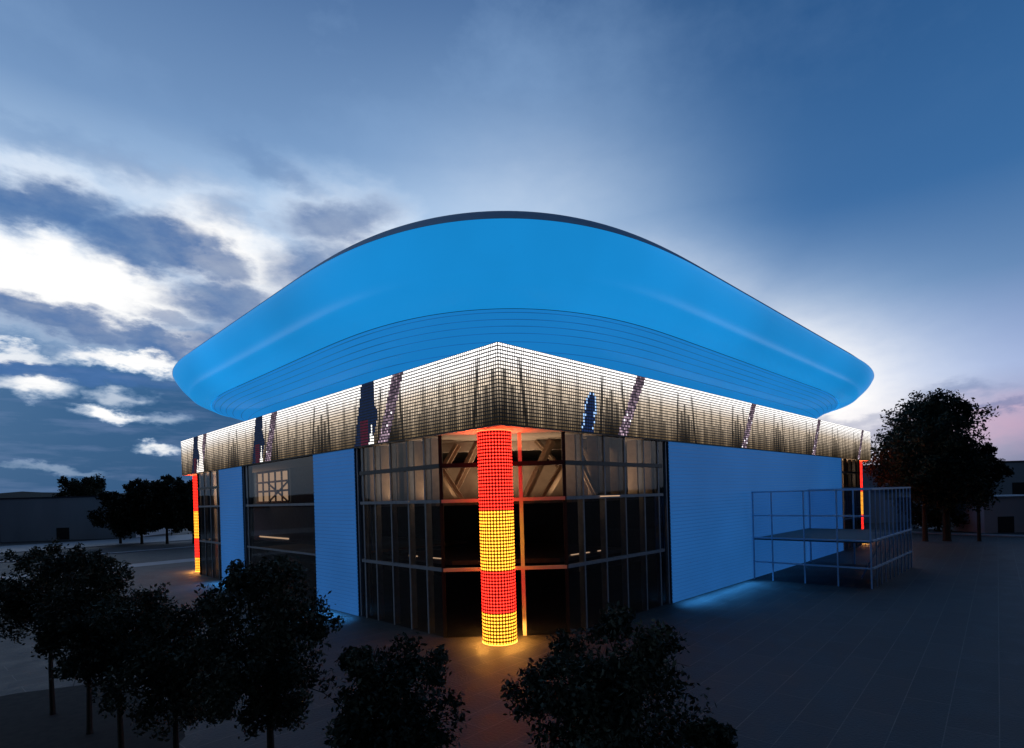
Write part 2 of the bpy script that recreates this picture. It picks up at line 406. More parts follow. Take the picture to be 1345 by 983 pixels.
# glazed runs. G = setback of the glass from the band face
G = .28
def run_pt(axis, s, z, off=G): return (off, s, z) if axis=='L' else (s, off, z)
def glass_run(axis, a, b, z0=0, z1=ZB, name='glazing', m_='glass'):
    g = MB(); P = [run_pt(axis,a,z0),run_pt(axis,b,z0),run_pt(axis,b,z1),run_pt(axis,a,z1)]
    g.quad(*(P if axis=='R' else P[::-1])); return g.build(name, M[m_], arena)
def mullion(axis, s, z0=0, z1=ZB, w=.11, d=.34, m_='frame', off=G):
    g = MB()
    if axis == 'L': g.box((off-.06,s-w/2,z0),(off-.06+d,s+w/2,z1))
    else: g.box((s-w/2,off-.06,z0),(s+w/2,off-.06+d,z1))
    return g.build('mullion', M[m_], arena)
def transom(axis, a, b, z, h=.17, m_='frame', off=G, d=.22):
    g = MB()
    if axis == 'L': g.box((off-.09,a,z-h/2),(off-.09+d,b,z+h/2))
    else: g.box((a,off-.09,z-h/2),(b,off-.09+d,z+h/2))
    return g.build('transom', M[m_], arena)
LV = [(7.92,.20,'frame'),(3.93,.20,'frame'),(9.98,.26,'frame_dark')]
def corner_glass(cx, cy, sx, sy, mullL, mullR, endL, endR):
    """glazed chamfered corner at (cx,cy); sx, sy point into the building"""
    pass
CH = 5.35
# near corner
glass_run('L', CH-.1, 14.3); glass_run('R', CH-.1, 16.5)
for s in (6.88,8.64,10.58,12.52): mullion('L', s, 0, ZB, .13, .42)
mullion('L', 14.01, w=.16, d=.3); mullion('L', 14.75, w=.14, d=.3)
for s in (7.04,9.28,11.55,13.87): mullion('R', s, 0, ZB, .13, .42)
mullion('R', 15.75, w=.16, d=.3); mullion('R', 16.85, w=.14, d=.3)
for ax, ss in (('L',(6.88,8.64,10.58,12.52,14.01)),('R',(7.04,9.28,11.55,13.87,15.75))):
    for s in ss:
        g = MB()
        if ax == 'L': g.box((.72,s-.09,7.9),(1.5,s+.09,ZB-.07))
        else: g.box((s-.09,.72,7.9),(s+.09,1.5,ZB-.07))
        g.build('fin', M['steel_brown'], arena)
for z,h,m_ in LV:
    transom('L', CH, 14.4, z, h, m_); transom('R', CH, 16.3, z, h, m_)
def slot(axis, a, b):
    g = MB()
    if axis=='L': g.box((.5,a,0),(.9,b,ZB))
    else: g.box((a,.5,0),(b,.9,ZB))
    return g.build('recess_panel', M['wall_dark'], arena)
slot('L', 14.3, 14.95); slot('R', 16.5, 17.1)
def chamfer(P, Q, mull_t, inward):
    """glass plane from P to Q (2D), with its frame"""
    P = Vector((*P,0)); Q = Vector((*Q,0)); d = (Q-P).normalized(); inn = Vector((*inward,0)).normalized()
    g = MB(); up = Vector((0,0,ZB)); g.quad(P, Q, Q+up, P+up); g.build('glazing', M['glass'], arena)
    for t,w,m_ in [(0,.2,'frame_dark'),(1,.2,'frame_dark')]+[(t,.22,'frame_lit') for t in mull_t]:
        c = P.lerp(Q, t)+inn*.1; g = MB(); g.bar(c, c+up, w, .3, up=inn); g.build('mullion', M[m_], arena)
    for z,h,m_ in LV:
        g = MB(); zz = Vector((0,0,z)); g.bar(P+zz-inn*.02, Q+zz-inn*.02, .22, h); g.build('transom', M['frame_lit' if m_ == 'frame' else m_], arena)
s2 = math.sqrt(.5)
chamfer((G,CH),(CH,G),[.645],(s2,s2))
# far left corner
chamfer((CH,A-G),(G,A-CH),[.5],(s2,-s2))
glass_run('L', 43.5, A-CH)
for s in (44.55,46.85,49.01): mullion('L', s, w=.13, d=.34)
for z,h,m_ in LV: transom('L', 43.6, A-CH, z, h, m_)
# far right corner
chamfer((B-CH,G),(B-G,CH),[.5],(-s2,s2))
glass_run('R', 60.4, B-CH)
for s in (60.9,63,65.2,67.3): mullion('R', s, w=.15, d=.34, m_='frame_dark')
for z,h,m_ in LV: transom('R', 60.9, B-CH, z, h, m_)
# central bay on the left face
glass_run('L', 21.3, 36.1)
mullion('L', 35.6, w=.16, d=.3); mullion('L', 36.55, w=.14, d=.3)
for z in (7.92,): transom('L', 21.4, 36.1, z, .2)
transom('L', 21.4, 36.1, 3.93, .14)
slot('L', 36.05, 36.7)

# interior: floors, back walls, braces, lamps -------------------------------------------
def rot_box(g, u0, u1, v0, v1, z0, z1, mi=0):
    """box in the diagonal frame of the near corner: u into the building, v to the right"""
    P = []
    for (uu,vv) in ((u0,v0),(u0,v1),(u1,v1),(u1,v0)): P.append(((uu+vv)*s2, (uu-vv)*s2))
    g.prism(P, z0, z1, mi)
g = MB(); g.prism([(3.2,13.9),(3.2,8.2),(8.2,3.2),(15.9,3.2),(15.9,15.9),(3.2,15.9)], 3.70, 3.98); g.build('floor_slab', M['slab'], arena)
g = MB(); g.prism([(1.6,13.9),(1.6,7.6),(7.6,1.6),(15.9,1.6),(15.9,15.9),(1.6,15.9)], 7.62, 7.86); g.build('floor_slab', M['slab'], arena)
g = MB(); g.box((1.2,21.5,3.6),(15.8,36,3.8)); g.build('floor_slab', M['slab'], arena)
g = MB(); g.box((1.2,43.6,7.6),(14,A-7,7.8)); g.build('floor_slab', M['slab'], arena)
g = MB(); g.box((60.6,1.2,7.6),(B-7,14,7.8)); g.build('floor_slab', M['slab'], arena)
# brown balustrade wall and beams of the seating bowl, upper storey
g = MB(); rot_box(g, 9.6, 9.9, -5.5, 7.0, 7.86, 10.15); g.build('balustrade_wall', M['concrete'], arena)
g = MB(); rot_box(g, 8.6, 9.0, -7.2, 7.2, 11.15, 11.75); g.build('ceiling_beam', M['soffit'], arena)
g = MB(); rot_box(g, 7.9, 8.4, -6.5, -5.1, 7.86, 11.75); g.build('pier', M['concrete'], arena)
g = MB(); rot_box(g, 8.2, 8.6, 6.2, 7.0, 7.86, 11.75); g.build('pier', M['concrete'], arena)
def D(uu, vv, z): return Vector(((uu+vv)*s2, (uu-vv)*s2, z))
for (v0,z0,v1,z1,w,h,uu) in [(-5.15,11.75,-2.75,7.9,.42,.5,7.4),(-2.85,11.5,-3.75,10.0,.35,.45,7.2),(-1.55,11.75,-3.2,8.6,.38,.5,8.0),(-6.3,11.75,-4.6,7.9,.3,.3,8.6),
                             (3.15,11.6,1.4,8.1,.42,.5,7.4),(4.15,11.8,5.9,7.9,.34,.4,7.2),(4.5,10.9,2.6,7.9,.42,.5,7.9),(2.2,11.75,4.3,9.2,.3,.35,8.3),(5.0,11.75,6.9,8.2,.3,.3,8.8)]:
    g = MB(); inn = Vector((s2,s2,0)); g.bar(D(uu,v0,z0), D(uu,v1,z1), h, w, up=inn)
    g.bar(D(uu-.24,v0,z0), D(uu-.24,v1,z1), .07, .5, up=inn)       # raised flange
    g.build('steel_brace', M['steel_brown'], arena)
# central bay: far partition with a lit window, blue-grey wall
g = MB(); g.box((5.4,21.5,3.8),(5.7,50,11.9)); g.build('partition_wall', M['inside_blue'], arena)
def lit_window(y0, y1, z0, z1, x):
    g = MB(); g.box((x,y0,z0),(x+.05,y1,z1)); w = g.build('lit_window', M['lamp_warm'], arena)
    g = MB()
    n = 5
    for i in range(n+1): yy = y0+(y1-y0)*i/n; g.box((x-.1,yy-.14,z0),(x-.002,yy+.14,z1))
    for zz in (z0,z0+(z1-z0)*.36,z0+(z1-z0)*.66,z1): g.box((x-.12,y0,zz-.11),(x-.102,y1,zz+.11))
    g.bar((x-.15,y0,z0),(x-.15,y0+(y1-y0)*.6,z0+(z1-z0)*.62),.14); g.bar((x-.15,y0+(y1-y0)*.6,z0),(x-.15,y0,z0+(z1-z0)*.62),.14)
    f = g.build('window_frame', M['frame_dark'], w)
lit_window(37.9, 46.6, 8.2, 11.6, 5.3)
g = MB(); g.box((5.3,38.5,4.15),(5.36,46.5,4.3)); g.build('lamp_strip', M['strip_warm'], arena)
# ramps seen through the lower part of the bay
g = MB(); g.bar((3,21.6,2.6),(3,36,3.2),1.6,.25); g.bar((4.5,21.6,1.0),(4.5,36,2.1),1.6,.2); g.build('ramp', M['slab'], arena)
# far-left / far-right upper rooms with warm back walls
g = MB(); g.box((4.5,48.5,7.9),(4.8,52,11.9)); g.build('back_wall', M['soffit'], arena)
g = MB(); g.box((61,4.5,7.9),(69,4.8,11.9)); g.build('back_wall', M['soffit'], arena)
def strip(a, b):
    g = MB(); g.bar(a, b, .10, .05); return g.build('lamp_strip', M['strip_warm'], arena)
strip((3.3,9.5,4.05),(3.3,11.0,4.05)); strip((3.3,12.2,4.05),(3.3,13.2,4.05)); strip((9.5,3.3,4.05),(11.5,3.3,4.05)); strip((12.5,3.3,4.05),(13.4,3.3,4.05))
strip(D(6.2,-5.9,7.95), D(6.2,-4.9,7.95)); strip(D(6.2,-4.5,7.95), D(6.2,-3.6,7.95)); strip(D(6.2,4.6,7.95), D(6.2,5.5,7.95)); strip(D(6.2,6.0,7.95), D(6.2,7.2,7.95))
def lamp(name, loc, e, col=(1,.66,.40), size=1.2, rot=(0,0,0)):
    l = bpy.data.lights.new(name, 'AREA'); l.energy = e; l.color = col; l.size = size; l.shape = 'DISK'
    o = bpy.data.objects.new(name, l); COL.objects.link(o); o.location = loc; o.rotation_euler = rot; o.parent = arena; return o
lamp('ceiling_lamp', (4.6,4.6,11.65), 60)
lamp('ceiling_lamp', (3.0,10.5,11.65), 50)
lamp('ceiling_lamp', (10.5,3.0,11.65), 50)
lamp('ceiling_lamp', (2.6,50,11.65), 120)
lamp('ceiling_lamp', (65,2.6,11.65), 200)

for p_, e_ in (((5.2,5.2,8.0),260),((2.2,7.8,8.0),70),((2.2,11.6,8.0),70),((7.8,2.2,8.0),70),((12.4,2.2,8.0),70),((2.4,50,8.0),260),((65,2.4,8.0),340)):
    lamp('floor_uplight', p_, e_, rot=(PI,0,0), size=.8)
def add_wall_foot_light(p, length, axis, e):  # added area light without a fitting, for blue glow on the ground
    l = bpy.data.lights.new('added_wall_foot_light', 'AREA'); l.shape = 'RECTANGLE'; l.size = length; l.size_y = .25; l.energy = e; l.color = (.05,.36,1.0); l.spread = math.radians(95)
    o = bpy.data.objects.new('added_wall_foot_light', l); COL.objects.link(o); o.parent = arena; o.location = p
    d = Vector((-.85,0,-1)) if axis == 'L' else Vector((0,-.85,-1))
    z = -d.normalized(); x = Vector((0,1,0)) if axis == 'L' else Vector((1,0,0)); y = z.cross(x)
    o.rotation_euler = Matrix((x, y, z)).transposed().to_euler()
add_wall_foot_light((.02, 18.1, 1.7), 6.2, 'L', 180); add_wall_foot_light((.02, 40, 1.7), 6.5, 'L', 190); add_wall_foot_light((23.8, .02, 1.7), 12.8, 'R', 330)
# LED corner columns --------------------------------------------------------------------
RED, YEL = (1.0,.022,.013), (1.0,.33,.026)
M['red_core'] = emit('led_red_glow', (.9,.03,.02), .14); M['red_dot'] = emit('led_red_dot', RED, 5.6)
M['yel_core'] = emit('led_yellow_glow', (.8,.42,.01), .16); M['yel_dot'] = emit('led_yellow_dot', YEL, 5.2)
def led_column(cx, cy, R_=.95):
    g = MB(); n = 40
    g.tube([(cx,cy,0),(cx,cy,ZB+.15)], [R_-.03]*2, n); colm = g.build('corner_column', M['screen_back'], arena)
    for z0,z1,c in ((0,1.72,'yel'),(1.72,4.05,'red'),(4.05,7.35,'yel'),(7.35,ZB,'red')):
        g = MB(); k = 64
        ra = [(cx+R_*math.cos(2*PI*i/k), cy+R_*math.sin(2*PI*i/k), z0+.006) for i in range(k)]
        g.loft([ra, [(x,y,z1-.006) for x,y,_ in ra]])
        nr = int(round((z1-z0)/.185)); dz = (z1-z0)/nr
        for j in range(nr):
            z = z0+(j+.5)*dz
            for i in range(35):
                t = 2*PI*(i+.5)/35; ax = Vector((math.cos(t), math.sin(t), 0)); tg = Vector((-math.sin(t), math.cos(t), 0))
                c0 = Vector((cx,cy,z))+ax*(R_+.012)
                g.poly([c0+tg*.060*math.cos(2*PI*q/8)+Vector((0,0,.060*math.sin(2*PI*q/8))) for q in range(8)], mi=1)
        b_ = g.build('led_band', [M[c+'_core'], M[c+'_dot']], colm)
        b_['label'] = ('red' if c=='red' else 'yellow')+' dotted light band'
    for z0,z1,mm in ((.004,.03,'foot_glow'),(ZB-.09,ZB-.065,'head_glow')):
        g = MB(); k = 48
        def rr(R,z): return [(cx+R*math.cos(2*PI*i/k), cy+R*math.sin(2*PI*i/k), z) for i in range(k)]
        g.loft([rr(R_,z0), rr(R_+.03,z0), rr(R_+.03,z1), rr(R_,z1)]); g.build('light_ring', M[mm], colm)
    return colm
def add_glow_lights(cx, cy, f):  # unseen area lights added to strengthen the column glow on ground and soffit
    for i in range(5):
        t = 2*PI*(i+.5)/5
        for nm,R_,z,rot,e,col in (('added_foot_glow',1.22,1.0,0,62,(1,.42,.07)),('added_head_glow',1.2,10.7,PI,34,(1,.13,.05))):
            l = lamp(nm, (cx+R_*math.cos(t), cy+R_*math.sin(t), z), e*f, col, size=.22, rot=(rot,0,0))
M['foot_glow'] = emit('foot_ring_yellow', (1.0,.36,.04), 8); M['head_glow'] = emit('head_ring_red', (1.0,.10,.03), 7)
add_glow_lights(1.72,2.26,1); add_glow_lights(1.7,A-1.75,1.4); add_glow_lights(B-1.75,1.7,1.4)
c = led_column(1.72, 2.26); c['label'] = 'red and yellow dotted light column at the near corner'
c = led_column(1.7, A-1.75); c['label'] = 'red and yellow dotted light column at the far left corner'
c = led_column(B-1.75, 1.7); c['label'] = 'red and yellow dotted light column at the far right corner'

# ------------------------------------------------------------------ glass pavilion on the right wall
PX0, PX1, PY, PH = 31.3, 46.7, -9.3, 7.9
pav = empty('glass_pavilion', (PX0,PY,0)); tag(pav, 'glass pavilion with a pale square frame standing against the long blue wall', 'pavilion')
zl = (1.6,3.76,5.75,7.86)
g = MB(); g.quad((PX0,0,0),(PX0,PY,0),(PX0,PY,PH),(PX0,0,PH)); g.build('glazing', M['glass_pav'], pav)
g = MB(); g.quad((PX0,PY,0),(PX1,PY,0),(PX1,PY,PH),(PX0,PY,PH)); g.build('glazing', M['glass_pav_dark'], pav)
g = MB(); g.quad((PX1,PY,0),(PX1,0,0),(PX1,0,PH),(PX1,PY,PH)); g.build('glazing', M['glass_pav'], pav)
for y in (-.15,-1.77,-4.39,-6.9,PY+.05):
    g = MB(); g.box((PX0-.05,y-.05,0),(PX0+.05,y+.05,PH)); g.build('post', M['frame_blue'], pav)
for z in zl:
    g = MB(); g.box((PX0-.11,PY,z-.06),(PX0+.07,-.1,z+.06)); g.build('rail', M['frame_blue'], pav)
nx = 10
for i in range(1,nx+1):
    x = PX0+(PX1-PX0)*i/nx; g = MB(); g.box((x-.03,PY-.03,0),(x+.03,PY+.06,PH)); g.build('post', M['frame_blue'], pav)
for z in (3.76,7.86,1.6):
    g = MB(); g.box((PX0+.1,PY-.08,z-.07),(PX1,PY+.06,z+.07)); g.build('rail', M['frame_blue'], pav)
for y in (-4.4,-.2):
    g = MB(); g.box((PX1-.1,y-.06,0),(PX1+.06,y+.06,PH)); g.build('post', M['frame_blue'], pav)
g = MB(); g.box((PX1-.1,PY+.12,7.78),(PX1+.06,-.1,7.94)); g.build('rail', M['frame_blue'], pav)
g = MB(); g.box((PX0+.15,PY+.2,3.56),(PX1-.2,-.05,3.68)); g.build('floor_slab', M['slab'], pav)
for k_ in (0,1.0):
    g = MB(); g.bar((PX0+5,PY+.9+k_,.1),(PX1-1,PY+.9+k_,3.5),.05,.22); g.build('stair_string', M['frame_blue'], pav)

# ------------------------------------------------------------------ far buildings
def far_building(name, P, z1, label, win=True, edge='far_roof'):
    cx = sum(p[0] for p in P)/4; cy = sum(p[1] for p in P)/4
    e = empty(name, (cx,cy,0)); tag(e, label, 'building')
    g = MB(); g.prism(P, 0, z1); g.build('wall', M['far_wall'], e)
    Pp = [(cx+(x-cx)*1.015, cy+(y-cy)*1.015) for x,y in P]
    g = MB(); g.prism(Pp, z1+.003, z1+.35); g.build('roof', M[edge], e)
    return e
M['far_roof_dark'] = pbr('far_roof_edge_dark', (.06,.07,.09), rough=.8)
fb = far_building('low_building', [(-45,196),(13.5,153),(26,170),(-33,213)], 10.9, 'low grey flat-roofed block at the far left behind the road', edge='far_roof_dark')
for t in (.30,.52,.74):
    a = Vector((-45,196,0)).lerp(Vector((13.5,153,0)), t); dd = Vector((58.5,-43,0)).normalized(); nn = Vector((-43,-58.5,0)).normalized()
    g = MB(); c = a+nn*.02; P = [c, c+dd*3.0]; 
    g.quad(P[0]+Vector((0,0,.1)), P[1]+Vector((0,0,.1)), P[1]+Vector((0,0,3.2)), P[0]+Vector((0,0,3.2))); g.build('door', M['frame_dark'], fb)
fb = far_building('small_building', [(98,-10.5),(108,-22),(118,-12),(108,0)], 5.5, 'small dark hut with a pale roof edge at the far right')
g = MB(); a = Vector((98,-10.5,0)); dd = Vector((10,-11.5,0)).normalized(); nn = Vector((-11.5,-10,0)).normalized()
g.quad(a+dd*2+nn*.02, a+dd*4.5+nn*.02, a+dd*4.5+nn*.02+Vector((0,0,2.6)), a+dd*2+nn*.02+Vector((0,0,2.6))); g.build('door', M['frame_dark'], fb)
fb = far_building('long_building', [(108,26),(150,-18),(162,-6),(120,38)], 12.4, 'long dark flat-topped block behind the big tree on the right', edge='far_roof_dark')
for t in (.1,.25,.4,.55,.7,.85):
    a = Vector((108,26,0)).lerp(Vector((150,-18,0)), t); dd = Vector((42,-44,0)).normalized(); nn = Vector((-44,-42,0)).normalized()
    g = MB(); z = Vector((0,0,5)); c = a+nn*.02
    g.quad(c+z, c+dd*3+z, c+dd*3+z*1.6, c+z*1.6); g.build('window', M['frame_dark'], fb)

# ------------------------------------------------------------------ trees
def tree(name, x, y, height, crown_z, rx, rz, label, group, seed, leaf=.075, nleaf=7000, trunk_r=.09, far=False, lobes=16, trunks=1, lean=0):
    """tapered trunk + forking limbs + crown of leaf clumps round the twig ends"""
    rn = random.Random(seed); nr = np.random.default_rng(seed)
    e = empty(name, (x,y,0)); tag(e, label, 'tree', group)
    fork = max(crown_z-rz*.75, height*.22)
    g = MB(); tips = []
    for tk in range(trunks):
        ox, oy = (rn.uniform(-.5,.5)*trunks*rx*.12, rn.uniform(-.5,.5)*trunks*rx*.12) if trunks > 1 else (0,0)
        bx, by = x+ox, y+oy
        top = (bx+lean*.4, by, crown_z+rz*.25)
        g.tube([(bx,by,-.05),(bx,by,.15),(bx+rn.uniform(-.03,.03),by,fork*.6),(bx+lean*.2,by,fork),top], [trunk_r*1.35,trunk_r*1.05,trunk_r*.85,trunk_r*.7,trunk_r*.25], 8)
    centres = []
    for i in range(lobes):
        for _ in range(30):
            a = rn.uniform(0,2*PI); zz = rn.uniform(-.85,.9); rr = rn.uniform(.25,.85)*math.sqrt(max(.05,1-zz*zz*.8))
            c = Vector((x+lean*.4+rx*rr*math.cos(a), y+rx*rr*math.sin(a), crown_z+rz*zz*.82))
            if all((c-q[0]).length > rx*.28 for q in centres): break
        sz = rn.uniform(.26,.46)*(1 - .25*max(0,zz))
        centres.append((c, sz*rx))
        s = Vector((x+lean*.2, y, fork + (c.z-fork)*rn.uniform(.05,.4))) if c.z > fork else Vector((x, y, fork))
        mid = s.lerp(c, .5)+Vector((rn.uniform(-.1,.1)*rx, rn.uniform(-.1,.1)*rx, .08*rz))
        g.tube([s, mid, c], [trunk_r*.45, trunk_r*.28, trunk_r*.1], 5)
        for k in range(3):
            d = Vector((rn.gauss(0,1),rn.gauss(0,1),rn.gauss(.3,1))).normalized()*sz*rx*1.1
            g.tube([mid.lerp(c,.6), c+d*.6, c+d], [trunk_r*.16, trunk_r*.1, trunk_r*.04], 4)
    g.build('trunk', M['bark'], e)
    # leaves
    per = nleaf//lobes; V = []; 
    for c, sz in centres:
        nsub = 10
        subs = nr.normal(0,1,(nsub,3)); subs /= np.linalg.norm(subs,axis=1)[:,None]; subs *= sz*nr.uniform(.45,1.05,(nsub,1)); subs[:,2] *= .85
        idx = nr.integers(0,nsub,per)
        P = np.array(c)[None,:] + subs[idx] + np.clip(nr.normal(0,sz*.2,(per,3)),-sz*.42,sz*.42)
        V.append(P)
    # core fill
    nfill = nleaf//5; d = nr.normal(0,1,(nfill,3)); d /= np.linalg.norm(d,axis=1)[:,None]; d *= nr.uniform(0,.75,(nfill,1))**.6
    V.append(np.array((x+lean*.4,y,crown_z))[None,:] + d*np.array((rx,rx,rz*.9))[None,:])
    P = np.concatenate(V); n = len(P)
    a = nr.normal(0,1,(n,3)); a /= np.linalg.norm(a,axis=1)[:,None]
    b = nr.normal(0,1,(n,3)); b -= (a*b).sum(1)[:,None]*a; b /= np.linalg.norm(b,axis=1)[:,None]
    sz = leaf*nr.uniform(.6,1.3,(n,1)); a *= sz; b *= sz*.48
    VV = np.stack([P-a, P-b, P+a, P+b], 1).reshape(-1,3)
    me = bpy.data.meshes.new('crown'); me.vertices.add(n*4); me.vertices.foreach_set('co', VV.ravel())
    me.loops.add(n*4); me.loops.foreach_set('vertex_index', np.arange(n*4)); me.polygons.add(n)
    me.polygons.foreach_set('loop_start', np.arange(0,n*4,4)); me.polygons.foreach_set('loop_total', np.full(n,4))
    me.materials.append(M['leaf_far' if far else 'leaf']); me.update(calc_edges=True)
    o = bpy.data.objects.new('crown', me); COL.objects.link(o); o.parent = e; o.matrix_parent_inverse = Matrix.Translation((x,y,0)).inverted()
    return e
GN = 'dark street trees in the foreground'
tree('street_tree', -17.2, 8.1, 7.2, 4.7, 2.0, 2.35, 'dark round-headed tree at the far left edge, beside the plaza', GN, 1, nleaf=13000)
tree('street_tree', -16.5, 4.6, 7.3, 4.8, 1.8, 2.4, 'dark tree second from the left edge, its thin trunk clear of the crown', GN, 2, nleaf=13000)
tree('street_tree', -16.1, 1.4, 5.6, 3.7, 1.75, 1.8, 'dark small tree in the gap below the far light column', GN, 3, nleaf=11000)
tree('street_tree', -15.1, -1.0, 5.3, 3.2, 2.05, 2.0, 'dark wide low tree just left of the tallest foreground tree', GN, 4, nleaf=14000)
tree('street_tree', -13.85, -5.1, 7.2, 4.4, 1.95, 2.7, 'dark tallest foreground tree, in front of the narrow blue wall panels', GN, 5, nleaf=16000, trunk_r=.12, lobes=22)
tree('street_tree', -12.6, -9.1, 5.1, 3.1, 1.6, 1.95, 'dark bushy tree below the left glass corner, left of the light column', GN, 6, nleaf=13000)
tree('street_tree', -9.5, -12.95, 6.1, 3.3, 2.15, 2.4, 'dark broad tree below the right glass corner, right of the light column', GN, 7, nleaf=18000, lobes=22)
tree('street_tree', -9.3, -15.3, 3.9, 2.8, .75, .95, 'dark sapling low at the bottom edge, right of the broad tree', GN, 8, nleaf=5000, lobes=9)
GL = 'distant trees on the left behind the road'
for i,(px_,py_,h,cz,rx,rz,lab) in enumerate([(9,205,19.5,13,7.5,6.5,'distant tree showing over the roof of the low grey block'),
        (5.6,127,12,6.6,5.0,5.4,'distant tree just right of the low grey block, lower and broad'),
        (8.6,122,15,8.2,4.8,6.8,'distant tree in the middle of the dark left-hand row'),
        (12.0,116,15.5,8.6,5.0,7.2,'distant tallest rounded tree of the left-hand row'),
        (15.5,110,13.5,7.6,5.0,6.4,'distant tree at the row end, beside the far left light column')]):
    tree('broadleaf_tree', px_, py_, h, cz, rx, rz, lab, GL, 30+i, leaf=.36, nleaf=11000, trunk_r=.28, far=True, lobes=18)
GR = 'trees on the right of the arena'
tree('broadleaf_tree', 78.8, -6.8, 22.4, 12.7, 7.7, 9.9, 'big tall dark tree right of the arena against the pale sky', GR, 52, leaf=.24, nleaf=42000, trunk_r=.34, far=True, lobes=38, trunks=3)
tree('broadleaf_tree', 81.3, -11.3, 13, 9.9, 3.3, 3.4, 'lower dark tree leaning out from the right side of the big tree', GR, 53, leaf=.24, nleaf=9000, trunk_r=.22, far=True, lobes=10)
tree('broadleaf_tree', 92, 12, 12.5, 6.6, 6.5, 5.8, 'dark tree filling the gap between arena and big tree', GR, 54, leaf=.36, nleaf=12000, trunk_r=.25, far=True, lobes=16)
tree('broadleaf_tree', 102, -4, 12.5, 6.6, 7.5, 5.8, 'dark rounded tree behind the right flank of the big tree', GR, 55, leaf=.36, nleaf=12000, trunk_r=.25, far=True, lobes=16)

# ------------------------------------------------------------------ world
w = bpy.data.worlds.new('World'); scene.world = w; w.use_nodes = True; nt = w.node_tree
for n in list(nt.nodes): nt.nodes.remove(n)
out = nt.nodes.new('ShaderNodeOutputWorld'); bg = nt.nodes.new('ShaderNodeBackground'); L(nt, bg.outputs[0], out.inputs[0])
def math_(op, a, b=None, c=None, clamp=False):
    n = nt.nodes.new('ShaderNodeMath'); n.operation = op; n.use_clamp = clamp
    for i, v in enumerate((a,b,c)):
        if v is None: continue
        if isinstance(v, (int,float)): n.inputs[i].default_value = v
        else: L(nt, v, n.inputs[i])
    return n.outputs[0]
tc = nt.nodes.new('ShaderNodeTexCoord'); sep = nt.nodes.new('ShaderNodeSeparateXYZ'); L(nt, tc.outputs['Generated'], sep.inputs[0])
AZ = math_('MULTIPLY', math_('ARCTAN2', sep.outputs[0], sep.outputs[1]), 180/PI)
EL = math_('MULTIPLY', math_('ARCSINE', math_('MINIMUM', math_('MAXIMUM', sep.outputs[2], -.999), .999)), 180/PI)
def wnoise(scale, detail, rough=.55, stretch=(1,1,2.2), off=(0,0,0)):
    mp = nt.nodes.new('ShaderNodeMapping'); mp.inputs['Scale'].default_value = stretch; mp.inputs['Location'].default_value = off
    L(nt, tc.outputs['Generated'], mp.inputs[0])
    n = nt.nodes.new('ShaderNodeTexNoise'); n.inputs['Scale'].default_value = scale; n.inputs['Detail'].default_value = detail; n.inputs['Roughness'].default_value = rough
    L(nt, mp.outputs[0], n.inputs['Vector']); return n
wn = wnoise(9, 6); sw = nt.nodes.new('ShaderNodeSeparateColor'); L(nt, wn.outputs['Color'], sw.inputs[0])
AZW = math_('ADD', AZ, math_('MULTIPLY', math_('SUBTRACT', sw.outputs[0], .5), 7))
ELW = math_('ADD', EL, math_('MULTIPLY', math_('SUBTRACT', sw.outputs[1], .5), 4.2))
wn2 = wnoise(34, 5, .6, off=(2,5,1)); sw2 = nt.nodes.new('ShaderNodeSeparateColor'); L(nt, wn2.outputs['Color'], sw2.inputs[0])
AZW = math_('ADD', AZW, math_('MULTIPLY', math_('SUBTRACT', sw2.outputs[0], .5), 2.6))
ELW = math_('ADD', ELW, math_('MULTIPLY', math_('SUBTRACT', sw2.outputs[1], .5), 1.7))
fine = wnoise(22, 6, .6, off=(3,1,0)).outputs['Fac']
def blob(az0, el0, ra, re, rot=0, amp=1, soft=.5, warp=True, steep=None):
    a, e = (AZW, ELW) if warp else (AZ, EL)
    da = math_('SUBTRACT', a, az0); de = math_('SUBTRACT', e, el0); t = math.radians(rot)
    X = math_('DIVIDE', math_('ADD', math_('MULTIPLY', da, math.cos(t)), math_('MULTIPLY', de, math.sin(t))), ra)
    Y = math_('DIVIDE', math_('SUBTRACT', math_('MULTIPLY', de, math.cos(t)), math_('MULTIPLY', da, math.sin(t))), re)
    d2 = math_('ADD', math_('MULTIPLY', X, X), math_('MULTIPLY', Y, Y))
    if soft is None: g_ = math_('POWER', 2.718, math_('MULTIPLY', d2, -1.0))
    else:
        mr = nt.nodes.new('ShaderNodeMapRange'); mr.interpolation_type = 'SMOOTHSTEP'
        L(nt, math_('SQRT', d2), mr.inputs[0]); mr.inputs[1].default_value = 1+soft; mr.inputs[2].default_value = 1-soft; mr.inputs[3].default_value = 0; mr.inputs[4].default_value = 1
        g_ = mr.outputs[0]
    return math_('MULTIPLY', g_, amp)
def combine(lst, op='MAXIMUM'):
    o_ = lst[0]
    for q in lst[1:]: o_ = math_(op, o_, q)
    return o_
def mixc(fac, a, b):
    m_ = nt.nodes.new('ShaderNodeMix'); m_.data_type = 'RGBA'
    if isinstance(fac, (int,float)): m_.inputs[0].default_value = fac
    else: L(nt, fac, m_.inputs[0])
    for v, i in ((a,6),(b,7)):
        if isinstance(v, tuple): m_.inputs[i].default_value = (*v,1)
        else: L(nt, v, m_.inputs[i])
    return m_.outputs[2]
def ramp(val, pts):
    r_ = nt.nodes.new('ShaderNodeValToRGB'); els = r_.color_ramp.elements
    while len(els) < len(pts): els.new(.5)
    for e_, (p_, c_) in zip(els, pts): e_.position = p_; e_.color = (*c_,1)
    L(nt, val, r_.inputs[0]); return r_.outputs[0]
